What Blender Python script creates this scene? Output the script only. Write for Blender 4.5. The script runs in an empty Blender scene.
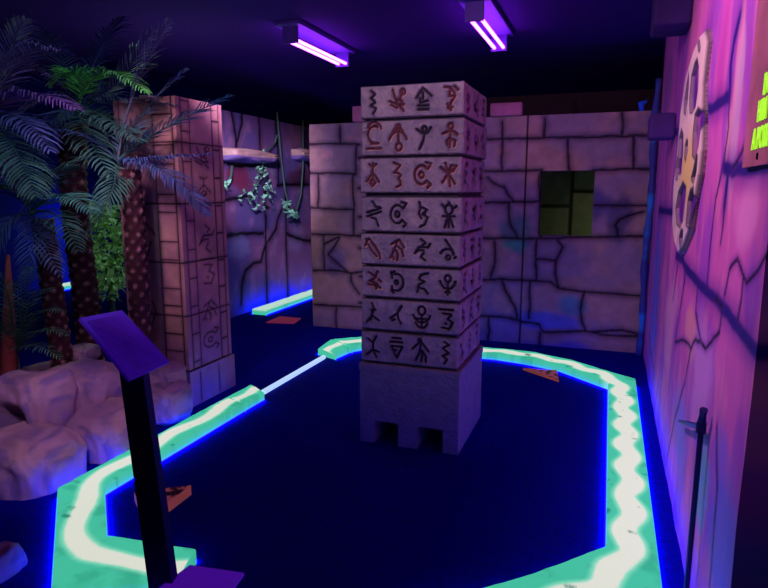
import bpy, bmesh, math, random
import numpy as np
from mathutils import Vector, Matrix
C = bpy.context.scene.collection
rnd = random.Random(7)

# ------------------------------------------------------------ camera geometry
F = 611.; HOR = 190.; H = 1.6
pit = math.atan((294 - HOR) / F); yaw = math.atan(225 / F)
cp, sp, cy, sy = math.cos(pit), math.sin(pit), math.cos(yaw), math.sin(yaw)
FW = Vector((-sy*cp, cy*cp, -sp)); RT = Vector((cy, sy, 0)); UP = Vector((-sy*sp, cy*sp, cp))
CAM = Vector((0, 0, H))
def ray(x, y): return FW + RT*((x-384)/F) + UP*((294-y)/F)
def fl(x, y, z=0):
    d = ray(x, y); return CAM + d*((z-H)/d.z)
def onX(x, y, X):
    d = ray(x, y); return CAM + d*(X/d.x)
def onY(x, y, Y):
    d = ray(x, y); return CAM + d*(Y/d.y)
def S(h):
    r = [int(h[i:i+2], 16)/255 for i in (0, 2, 4)]
    return tuple(c/12.92 if c <= .04045 else ((c+.055)/1.055)**2.4 for c in r)

# ------------------------------------------------------------ materials
def material(name, col=(.5, .5, .5), rough=.7, attr=False, emit=None, estr=0., bump=0., bscale=40., var=.0, vscale=6., metal=0., spec=.3, eattr=0., dark=1.):
    m = bpy.data.materials.new(name); m.use_nodes = True
    nt = m.node_tree; b = nt.nodes['Principled BSDF']; L = nt.links
    b.inputs['Roughness'].default_value = rough; b.inputs['Metallic'].default_value = metal
    b.inputs['Specular IOR Level'].default_value = spec
    tc = nt.nodes.new('ShaderNodeTexCoord')
    if attr:
        a = nt.nodes.new('ShaderNodeAttribute'); a.attribute_name = 'paint'; src = a.outputs['Color']
    else:
        a = nt.nodes.new('ShaderNodeRGB'); a.outputs[0].default_value = (*col, 1); src = a.outputs[0]
    raw = src
    if var > 0:
        n = nt.nodes.new('ShaderNodeTexNoise'); n.inputs['Scale'].default_value = vscale; n.inputs['Detail'].default_value = 5
        L.new(tc.outputs['Object'], n.inputs['Vector'])
        mr = nt.nodes.new('ShaderNodeMapRange'); mr.inputs[1].default_value = .3; mr.inputs[2].default_value = .7
        mr.inputs[3].default_value = 1-var; mr.inputs[4].default_value = 1+var
        L.new(n.outputs['Fac'], mr.inputs[0])
        mx = nt.nodes.new('ShaderNodeVectorMath'); mx.operation = 'SCALE'
        L.new(src, mx.inputs[0]); L.new(mr.outputs[0], mx.inputs['Scale']); src = mx.outputs[0]
    if dark < 1:
        dk = nt.nodes.new('ShaderNodeVectorMath'); dk.operation = 'SCALE'; dk.inputs['Scale'].default_value = dark
        L.new(src, dk.inputs[0]); src = dk.outputs[0]
    L.new(src, b.inputs['Base Color'])
    if bump > 0:
        n2 = nt.nodes.new('ShaderNodeTexNoise'); n2.inputs['Scale'].default_value = bscale; n2.inputs['Detail'].default_value = 6
        L.new(tc.outputs['Object'], n2.inputs['Vector'])
        bp = nt.nodes.new('ShaderNodeBump'); bp.inputs['Strength'].default_value = bump; bp.inputs['Distance'].default_value = .02
        L.new(n2.outputs['Fac'], bp.inputs['Height']); L.new(bp.outputs[0], b.inputs['Normal'])
    if emit:
        b.inputs['Emission Color'].default_value = (*emit, 1); b.inputs['Emission Strength'].default_value = estr
    if eattr:
        L.new(raw, b.inputs['Emission Color']); b.inputs['Emission Strength'].default_value = eattr
    return m

# ------------------------------------------------------------ objects
def tag(o, label=None, cat=None, group=None, kind=None):
    if label: o['label'] = label
    if cat: o['category'] = cat
    if group: o['group'] = group
    if kind: o['kind'] = kind
    return o
def empty(name, loc, label, cat, group=None):
    o = bpy.data.objects.new(name, None); C.objects.link(o); o.location = loc; o.empty_display_size = .1
    return tag(o, label, cat, group)
def mesh(name, verts, faces, mt, parent=None, paint=None, smooth=False):
    me = bpy.data.meshes.new(name)
    if parent is not None:
        off = np.array(parent_world(parent)); verts = np.asarray(verts, dtype=float) - off
    me.from_pydata(np.asarray(verts).tolist(), [], faces if isinstance(faces, list) else faces.tolist())
    me.materials.append(mt)
    if paint is not None:
        ca = me.color_attributes.new('paint', 'FLOAT_COLOR', 'POINT')
        buf = np.ones((len(me.vertices), 4), dtype=np.float32); buf[:, :3] = paint
        ca.data.foreach_set('color', buf.ravel())
    me.update()
    if smooth: me.shade_smooth()
    o = bpy.data.objects.new(name, me); C.objects.link(o)
    if parent is not None: o.parent = parent
    return o
def parent_world(p):
    v = Vector(p.location)
    while p.parent: p = p.parent; v += Vector(p.location)
    return v
class MB:
    def __init__(s): s.v = []; s.f = []; s.c = []; s.col = (1, 1, 1)
    def add(s, v, f):
        n = len(s.v); s.v += [tuple(p) for p in v]; s.f += [tuple(i+n for i in q) for q in f]; s.c += [s.col]*len(v)
    def box(s, x0, x1, y0, y1, z0, z1, ch=0.0):
        if ch <= 0:
            v = [(x, y, z) for z in (z0, z1) for y in (y0, y1) for x in (x0, x1)]
            s.add(v, [(0, 2, 3, 1), (4, 5, 7, 6), (0, 1, 5, 4), (1, 3, 7, 5), (3, 2, 6, 7), (2, 0, 4, 6)])
        else:
            bm = bmesh.new(); bmesh.ops.create_cube(bm, size=1)
            for q in bm.verts: q.co = Vector(((x0+x1)/2+q.co.x*(x1-x0), (y0+y1)/2+q.co.y*(y1-y0), (z0+z1)/2+q.co.z*(z1-z0)))
            bmesh.ops.bevel(bm, geom=bm.edges[:], offset=ch, segments=2, affect='EDGES', profile=.5)
            s.bm(bm)
    def bm(s, bm):
        bm.verts.index_update(); s.add([q.co[:] for q in bm.verts], [[q.index for q in f.verts] for f in bm.faces]); bm.free()
    def prism(s, poly, z0, z1):
        n = len(poly); v = [(p[0], p[1], z0) for p in poly] + [(p[0], p[1], z1) for p in poly]
        s.add(v, [tuple(range(n))[::-1], tuple(range(n, 2*n))] + [(i, (i+1) % n, n+(i+1) % n, n+i) for i in range(n)])
    def tube(s, pts, r, n=8, cap=True):
        pts = [Vector(p) for p in pts]; rs = r if isinstance(r, (list, tuple)) else [r]*len(pts)
        v = []; pu = None
        for i, p in enumerate(pts):
            t = (pts[min(i+1, len(pts)-1)]-pts[max(i-1, 0)]).normalized()
            if pu is None: pu = t.orthogonal().normalized()
            pu = (pu - t*pu.dot(t)).normalized(); w = t.cross(pu)
            for k in range(n):
                a = 2*math.pi*k/n; v.append(p + (pu*math.cos(a)+w*math.sin(a))*rs[i])
        f = [(i*n+k, i*n+(k+1) % n, (i+1)*n+(k+1) % n, (i+1)*n+k) for i in range(len(pts)-1) for k in range(n)]
        if cap: f += [tuple(range(n))[::-1], tuple(range((len(pts)-1)*n, len(pts)*n))]
        s.add(v, f)
    def build(s, name, mt, parent=None, smooth=False, paint=False):
        return mesh(name, s.v, s.f, mt, parent, np.array(s.c) if paint else None, smooth)

# ------------------------------------------------------------ numpy paint tools
def vnoise(x, y, sc, seed):
    r = np.random.RandomState(seed); G = r.rand(97, 97)
    X = x*sc+1000.; Y = y*sc+1000.
    xi = np.floor(X).astype(int); yi = np.floor(Y).astype(int); fx = X-xi; fy = Y-yi
    fx = fx*fx*(3-2*fx); fy = fy*fy*(3-2*fy)
    g = lambda a, b: G[a % 97, b % 97]
    return (g(xi, yi)*(1-fx)+g(xi+1, yi)*fx)*(1-fy)+(g(xi, yi+1)*(1-fx)+g(xi+1, yi+1)*fx)*fy
def fbm(x, y, sc, seed, o=4):
    t = 0; a = .5; s = 0
    for i in range(o): t = t+a*vnoise(x, y, sc*2**i, seed+i); s += a; a *= .5
    return t/s
def sdist(x, y, lines, lim=.2):
    D = np.full(x.shape, 9.)
    for ln in lines:
        for (ax, ay), (bx, by) in zip(ln[:-1], ln[1:]):
            m = (x > min(ax, bx)-lim) & (x < max(ax, bx)+lim) & (y > min(ay, by)-lim) & (y < max(ay, by)+lim)
            if not m.any(): continue
            px, py = x[m], y[m]; dx, dy = bx-ax, by-ay; L = dx*dx+dy*dy+1e-12
            t = np.clip(((px-ax)*dx+(py-ay)*dy)/L, 0, 1)
            D[m] = np.minimum(D[m], np.hypot(px-ax-t*dx, py-ay-t*dy))
    return D
def sst(a, b, x):
    t = np.clip((x-a)/(b-a), 0, 1); return t*t*(3-2*t)
def mixc(c, c2, t): return c*(1-t[:, None])+np.array(c2)[None, :]*t[:, None]
def blob(x, y, cx, cy_, rx, ry, seed=1):
    d = np.hypot((x-cx)/rx, (y-cy_)/ry)+(fbm(x, y, 5, seed)-.5)*.9
    return 1-sst(.45, 1.1, d)

def panel(name, O, U, V, w, h, step, fn, thick, mt, parent=None, hole=None, extra=None):
    """solid slab whose front is a fine grid, shaped and painted by fn(u, v)"""
    O, U, V = Vector(O), Vector(U), Vector(V); N = U.cross(V)
    nu = max(2, int(w/step)+1); nv = max(2, int(h/step)+1)
    uu, vv = np.meshgrid(np.linspace(0, w, nu), np.linspace(0, h, nv)); u = uu.ravel(); v = vv.ravel()
    d, col = fn(u, v)
    P = np.array(O)[None]+u[:, None]*np.array(U)+v[:, None]*np.array(V)
    front = P+d[:, None]*np.array(N)
    idx = np.arange(nu*nv).reshape(nv, nu)
    q = np.stack([idx[:-1, :-1], idx[:-1, 1:], idx[1:, 1:], idx[1:, :-1]], -1).reshape(-1, 4)
    if hole:
        cu = (u[q[:, 0]]+u[q[:, 2]])/2; cv = (v[q[:, 0]]+v[q[:, 2]])/2
        q = q[~((cu > hole[0]) & (cu < hole[1]) & (cv > hole[2]) & (cv < hole[3]))]
    cnt = {}
    for a, b in np.concatenate([q[:, [0, 1]], q[:, [1, 2]], q[:, [2, 3]], q[:, [3, 0]]]).tolist():
        k = (min(a, b), max(a, b)); cnt[k] = None if k in cnt else (a, b)
    be = [e for e in cnt.values() if e]
    bv = sorted({i for e in be for i in e}); mp = {i: nu*nv+k for k, i in enumerate(bv)}
    back = P[bv]-np.array(N)*thick
    faces = q.tolist()+[[b, a, mp[a], mp[b]] for a, b in be]
    verts = np.concatenate([front, back]); colr = np.concatenate([col, col[bv]])
    if not hole:   # close the back with one quad
        c = [mp[idx[0, 0]], mp[idx[-1, 0]], mp[idx[-1, -1]], mp[idx[0, -1]]]; faces.append(c)
    else:
        u0, u1, v0, v1 = hole
        n0 = len(verts); g = [(a, b) for b in (0, v0, v1, h) for a in (0, u0, u1, w)]
        bk = np.array([np.array(O)+a*np.array(U)+b*np.array(V)-np.array(N)*thick for a, b in g])
        verts = np.concatenate([verts, bk]); colr = np.concatenate([colr, np.tile(col[:1], (16, 1))])
        for j in range(3):
            for i in range(3):
                if (i, j) != (1, 1): faces.append([n0+j*4+i, n0+(j+1)*4+i, n0+(j+1)*4+i+1, n0+j*4+i+1])
    return mesh(name, verts, faces, mt, parent, colr)

# ------------------------------------------------------------ materials in use
M = {}
M['stone'] = material('painted stone', attr=True, rough=.8, bump=.25, bscale=30, var=.15, vscale=9)
M['carved'] = material('carved grey stone', attr=True, rough=.75, bump=.8, bscale=45, var=.12, vscale=14)
M['mural'] = material('airbrushed mural', attr=True, rough=.6, bump=.06, bscale=20, var=.06, vscale=3)
M['floor'] = material('dark blue carpet', (.0012, .0008, .28), rough=.95, bump=.15, bscale=250, var=.2, vscale=30, spec=.05)
M['black'] = material('black paint', (.006, .005, .012), rough=.8, spec=.1)
M['ceil'] = material('dark purple ceiling', (.05, .012, .17), rough=.9, bump=.1, spec=.05)
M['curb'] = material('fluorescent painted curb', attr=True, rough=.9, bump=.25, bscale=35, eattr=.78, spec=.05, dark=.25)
M['strip'] = material('added blue glow strip', (.0, .0, .3), emit=(.0004, .0, 1.), estr=42)  # added source, throws blue light around the borders
M['tube'] = material('blacklight tube', (.5, .3, .8), emit=(1., .12, 1.7), estr=8)
M['housing'] = material('violet reflector metal', (.10, .03, .35), rough=.6, metal=.0)
M['rock'] = material('mauve rock', attr=True, rough=.85, bump=.5, bscale=14, var=.2, vscale=5)
M['trunk'] = material('palm trunk', attr=True, rough=.9, bump=.4, bscale=60)
M['frond'] = material('palm leaf', attr=True, rough=.55)
M['leaf'] = material('fluorescent leaf', attr=True, rough=.6, eattr=.02)
M['metal'] = material('black metal', (.012, .01, .10), rough=.45, metal=.2)
M['signface'] = material('violet sign sheet', (.10, .05, .5), rough=.5, emit=(.07, .0, .8), estr=.10)  # faint emission puts reflected blacklight into the board
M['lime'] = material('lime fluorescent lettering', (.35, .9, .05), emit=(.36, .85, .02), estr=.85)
M['brick'] = material('pink brick paint', attr=True, rough=.7, bump=.2, eattr=.12)
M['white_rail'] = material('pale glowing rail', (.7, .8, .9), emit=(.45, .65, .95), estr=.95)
M['vine'] = material('dark vine', (.10, .20, .14), rough=.8)

# ------------------------------------------------------------ the setting
def sbox(name, a, mt, kind='structure'):
    b = MB(); b.box(*a); o = b.build(name, mt); tag(o, kind=kind); return o
sbox('floor', (-9.5, 3, -2.5, 12, -.1, 0), M['floor'])
sbox('ceiling', (-9.5, 3, -2.5, 12, 3.0, 3.1), M['ceil'])
sbox('wall_behind', (-9.5, 3, -2.6, -2.5, 0, 3), M['black'])
sbox('wall_farthest', (-9.5, 3, 12, 12.1, 0, 3), M['black'])
sbox('wall_outer_right', (1.3, 1.4, -2.5, 12, 0, 3), M['black'])
sbox('wall_outer_left', (-8.9, -8.8, -2.5, 12, 0, 3), material('dark blue wall', (.03, .04, .25), rough=.9))

def ln(pts, f):   # pixel polyline -> wall coordinates
    return [f(*p) for p in pts]

# back wall -------------------------------------------------
BY = 6.4; BX0 = -3.26; BX1 = .40; BH = 2.33
def bw(x, y):
    P = onY(x, y, BY); return (P.x-BX0, P.z)
def c7(pts): return ln([(x/2.1+480, y/2.1+80) for x, y in pts], bw)
def cL(pts): return ln([(x/2.5+300, y/2.5+110) for x, y in pts], bw)
BL = [c7(p) for p in [
    [(-10, 125), (45, 124), (185, 120), (365, 116)], [(47, 88), (47, 190)], [(137, 80), (135, 120)], [(185, 120), (188, 190)], [(300, 68), (300, 117)],
    [(322, 117), (322, 187)], [(-10, 192), (130, 190)], [(237, 190), (372, 186)], [(10, 258), (70, 257), (127, 255)], [(125, 190), (127, 330)],
    [(237, 262), (355, 264)], [(290, 328), (284, 305), (295, 292), (312, 285), (345, 276)], [(0, 332), (120, 333), (345, 328)],
    [(163, 335), (174, 350), (160, 378), (156, 405), (165, 438)], [(118, 335), (118, 420)], [(118, 375), (158, 379)],
    [(0, 420), (50, 418), (105, 421), (148, 424), (165, 438), (220, 446), (345, 454)], [(45, 420), (60, 455), (72, 478), (78, 500)],
    [(105, 421), (103, 500)], [(218, 445), (210, 480), (215, 510), (222, 528)], [(0, 495), (60, 500), (125, 514), (132, 530), (220, 528), (262, 536), (340, 540)],
    [(30, 338), (32, 380), (22, 418)], [(15, 205), (28, 218), (50, 226), (58, 240), (70, 257)], [(125, 530), (124, 575)], [(18, 500), (18, 560)], [(232, 530), (300, 525), (340, 540)], [(60, 258), (62, 300), (80, 333)]]]
BL += [cL(p) for p in [
    [(18, 86), (70, 84), (150, 86)], [(100, 40), (100, 84)], [(18, 158), (140, 160)], [(45, 160), (45, 245)], [(22, 245), (135, 250)], [(133, 160), (133, 310)],
    [(28, 312), (95, 312), (160, 316)], [(58, 312), (60, 400)], [(98, 318), (84, 345), (70, 362), (100, 392), (125, 410), (160, 405)], [(32, 402), (90, 402), (125, 408)],
    [(95, 318), (60, 335)], [(125, 408), (132, 440), (148, 460)], [(35, 488), (160, 494)], [(140, 86), (140, 158)], [(38, 548), (160, 552)], [(90, 494), (90, 552)]]]
# courses hidden behind the pillar
for z in (.32, .62, .95, 1.3, 1.62, 1.95): BL.append([(.60, z), (1.3, z+.02), (1.98, z)])
for k, (x, z) in enumerate([(1.0, .32), (1.5, .62), (1.1, .95), (1.6, 1.3), (1.0, 1.62), (1.45, 1.95), (1.2, 0)]): BL.append([(x, z), (x+.01, z+.31)])
def back_fn(u, v):
    wob = (fbm(u, v, 9, 3)-.5)*.03
    D = sdist(u+wob, v+wob*.7, BL, .12)
    n = fbm(u, v, 2.2, 11); n2 = fbm(u, v, 6, 21)
    col = np.tile(np.array(S('b08480')), (len(u), 1))
    col = mixc(col, S('7c6a94'), sst(.35, .7, n)*.6)
    col = mixc(col, S('c98a86'), sst(.55, .8, n2)*.45)
    for (x, y, rx, ry, cc, s) in [((517), 232, .16, .2, '2f6a78', 5), (515, 245, .12, .08, '3f9a86', 6), (600, 205, .2, .14, '3a3a7a', 7), (573, 305, .12, .1, '3f8aa0', 8), (545, 320, .3, .09, '4a62c0', 9),
                              (508, 262, .1, .12, 'b8868c', 4), (505, 298, .12, .16, 'c8927e', 12), (620, 220, .1, .2, '2e3266', 13), (335, 260, .18, .14, '5a4f88', 14), (560, 350, .35, .08, '4a4ac0', 15)]:
        a, b = bw(x, y); col = mixc(col, S(cc), blob(u, v, a, b, rx*1.3, ry*1.3, s)*.75)
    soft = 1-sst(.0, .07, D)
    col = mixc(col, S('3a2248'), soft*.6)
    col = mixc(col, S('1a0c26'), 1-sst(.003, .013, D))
    d = -.014*(1-sst(.002, .018, D))+(n2-.5)*.012
    # slim vertical joint of the free-standing panel
    a, _ = bw(525, 200); g = np.abs(u-a); d = d-.02*(1-sst(.004, .008, g)); col = mixc(col, (.003, .002, .006), 1-sst(.004, .009, g))
    return d, col
wx0, _ = bw(540, 200); wx1, _ = bw(593, 200); _, wz0 = bw(566, 236); _, wz1 = bw(566, 171)
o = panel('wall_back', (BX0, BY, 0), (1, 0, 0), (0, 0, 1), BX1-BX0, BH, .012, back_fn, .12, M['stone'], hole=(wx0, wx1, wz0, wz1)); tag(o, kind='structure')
# wall beyond, seen over the top and through the opening
def beyond_fn(u, v):
    L = []
    P = onY(570.5, 206, 7.55); xc = P.x+1.9; zl = P.z; zr = onY(580, 191, 7.55).z
    L = [[(xc, 0), (xc, 2.6)], [(0, zl), (xc, zl)], [(xc, zr), (2.4, zr)], [(0, zl-.5), (xc, zl-.5)], [(xc, zr-.6), (2.4, zr-.6)], [(0, 2.3), (xc, 2.3)], [(xc, 2.2), (2.4, 2.2)], [(xc-.6, 0), (xc-.6, 2.6)], [(xc+.7, 0), (xc+.7, 2.6)]]
    D = sdist(u, v, L, .1); n = fbm(u, v, 3, 31)
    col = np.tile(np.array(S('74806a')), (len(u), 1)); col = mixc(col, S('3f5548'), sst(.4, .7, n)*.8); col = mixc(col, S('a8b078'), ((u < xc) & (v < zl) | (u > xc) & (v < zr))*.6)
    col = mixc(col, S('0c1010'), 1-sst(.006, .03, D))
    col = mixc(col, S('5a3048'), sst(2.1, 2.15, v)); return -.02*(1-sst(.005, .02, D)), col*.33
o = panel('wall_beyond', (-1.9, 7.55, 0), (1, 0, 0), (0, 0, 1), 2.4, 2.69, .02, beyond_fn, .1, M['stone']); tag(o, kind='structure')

# left mural wall ------------------------------------------
LX = -4.45; LY0 = 5.2; LY1 = 9.4
def lw(x, y):
    P = onX(x, y, LX); return (P.y-LY0, P.z)
def c4(pts): return ln([(x/2.6727+110, y/2.6727+110) for x, y in pts], lw)
LL = [c4(p) for p in [
    [(300, 335), (350, 330), (412, 328)], [(395, -20), (402, 60), (404, 130)], [(412, 200), (418, 330), (420, 520)], [(468, 200), (472, 330), (476, 500)],
    [(300, 240), (345, 237), (365, 230)], [(350, 520), (352, 470), (362, 430), (385, 410), (405, 407), (412, 378), (420, 355)], [(448, 200), (500, 200), (538, 198)],
    [(322, -20), (335, 60), (340, 95)], [(355, -20), (352, 40), (338, 95)], [(300, 140), (345, 150), (412, 145)], [(425, 350), (445, 320), (450, 290), (462, 262)],
    [(445, 30), (450, 110), (450, 200)], [(525, 60), (528, 130), (540, 200)], [(476, 330), (505, 345), (538, 350)]]]
def left_fn(u, v):
    wob = (fbm(u, v, 7, 5)-.5)*.04; D = sdist(u+wob, v+wob, LL, .2)
    n = fbm(u, v, 1.6, 41); n2 = fbm(u, v, 5, 51)
    col = np.tile(np.array(S('9a6a98')), (len(u), 1)); col = mixc(col, S('7068b0'), sst(.4, .65, n)*.8); col = mixc(col, S('c890b4'), sst(.5, .75, n2)*.5)
    for (x, y, rx, ry, cc, s) in [(240, 175, .35, .25, 'a0304a', 61), (298, 180, .4, .2, '5a2040', 62), (270, 300, 1., .25, '6a50e0', 63), (262, 125, .4, .25, '8a5a98', 64), (240, 245, .3, .2, '9aa0d0', 65), (297, 240, .3, .25, 'a890c0', 66)]:
        a, b = lw(x, y); col = mixc(col, S(cc), blob(u, v, a, b, rx, ry, s)*.8)
    col = mixc(col, S('2c1a40'), (1-sst(0, .12, D))*.6); col = mixc(col, (.008, .004, .015), 1-sst(.012, .03, D))
    return -.012*(1-sst(.01, .03, D))+(n-.5)*.03, col
o = panel('wall_left', (LX, LY0, 0), (0, 1, 0), (0, 0, 1), LY1-LY0, 2.55, .02, left_fn, .12, M['mural'])
tag(o, kind='structure')

# right mural wall -----------------------------------------
RX = .38; RY0 = 1.80; RY1 = 6.39
# seen from the room the wall runs right to left: u grows towards the camera
def rw(x, y):
    P = onX(x, y, RX); return (RY1-P.y, P.z)
RTHICK = [[(730, 95), (712, 109), (705, 107)], [(730, 95), (731, 66), (735, 40), (740, 18)], [(724, 168), (732, 170), (750, 169), (768, 165), (780, 160)],
          [(728, 170), (727, 181), (724, 205)], [(676, 255), (682, 260), (688, 272), (704, 288), (716, 300), (733, 322), (757, 353)], [(683, 129), (672, 134)], [(659, 210), (676, 212), (688, 212)]]
RTHIN = [[(730, 95), (729, 127), (724, 160), (716, 198), (710, 252), (707, 288)], [(758, 90), (757, 111), (751, 134), (739, 156), (732, 170)], [(724, 205), (722, 230), (720, 244)],
         [(724, 293), (729, 270), (736, 260), (738, 261), (743, 277), (746, 284), (752, 275), (760, 267), (768, 252)], [(668, 120), (667, 150), (665, 211)], [(664, 214), (660, 260), (657, 300), (655, 350)],
         [(678, 262), (673, 300)], [(685, 275), (682, 300), (680, 311)], [(698, 280), (696, 311), (701, 343), (706, 348), (719, 332), (722, 306), (714, 296)],
         [(685, 280), (680, 311), (675, 343), (683, 340), (691, 348), (685, 382), (675, 416), (667, 458)], [(717, 427), (717, 489), (709, 588)], [(651, 280), (649, 332), (654, 374), (651, 400)],
         [(743, 277), (741, 300), (737, 320)], [(691, 348), (696, 338), (700, 343)], [(762, 40), (764, 75)], [(706, 60), (703, 90), (706, 107)]]
RTK = [ln(p, rw) for p in RTHICK]; RTN = [ln(p, rw) for p in RTHIN]
def right_fn(u, v):
    wob = (fbm(u, v, 8, 7)-.5)*.02; D1 = sdist(u+wob, v+wob, RTK, .25); D2 = sdist(u+wob, v-wob, RTN, .2)
    n = fbm(u*2.6, v*.9, 1.6, 71); n2 = fbm(u*2.5, v*.8, 4, 81)
    col = np.tile(np.array(S('d868b4')), (len(u), 1)); col = mixc(col, S('9c48c0'), sst(.42, .62, n)*.75); col = mixc(col, S('ee86ae'), sst(.52, .75, n2)*.6)
    for (x, y, rx, ry, cc, s) in [(740, 50, .05, .28, 'f0a0b0', 91), (737, 110, .06, .3, 'd8b0c8', 92), (728, 140, .04, .16, 'eab4a8', 93), (705, 60, .18, .3, '8a38a8', 94), (720, 520, .2, .25, '4a6ae0', 95),
                              (702, 480, .12, .2, '50b0c8', 96), (655, 300, .35, .6, '6a70d8', 97), (670, 320, .3, .3, 'e0a0c0', 98), (745, 215, .15, .12, 'ee96c8', 99), (722, 60, .08, .3, 'c84ab0', 100),
                              (750, 300, .1, .15, '8a48b8', 101), (690, 330, .2, .1, 'f0a8a0', 102), (700, 380, .25, .25, 'd898d8', 103), (668, 90, .3, .3, '9a6a9a', 104), (680, 430, .3, .2, '8a88e0', 105)]:
        a, b = rw(x, y); col = mixc(col, S(cc), blob(u, v, a, b, rx*1.4, ry*1.2, s)*.8)
    col = mixc(col, S('6a2a98'), (1-sst(.0, .11, D1))*.75); col = mixc(col, S('2a0c78'), 1-sst(.014, .034, D1))
    col = mixc(col, S('5a2088'), (1-sst(0, .04, D2))*.6); col = mixc(col, S('20083e'), 1-sst(.004, .011, D2))
    return (n-.5)*.01, col
o = panel('wall_right', (RX, RY1, 0), (0, -1, 0), (0, 0, 1), RY1-RY0, 2.98, .0095, right_fn, .1, M['mural']); tag(o, kind='structure')
# corner trim with splashes of blue paint
b = MB(); zs = np.linspace(0, 2.6, 60)
pts = [(.34+.008*math.sin(z*5), 6.33, z) for z in zs]; b.tube(pts, [.03+.006*math.sin(z*17) for z in zs], 8)
n = fbm(np.repeat(zs, 8), np.zeros(480), 6, 5)
cc = mixc(np.tile(np.array(S('3a3c90')), (480, 1)), S('2f8ad8'), sst(.4, .62, n)); 
tag(mesh('trim_1', b.v, b.f, M['mural'], None, cc, True), kind='structure')

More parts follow.
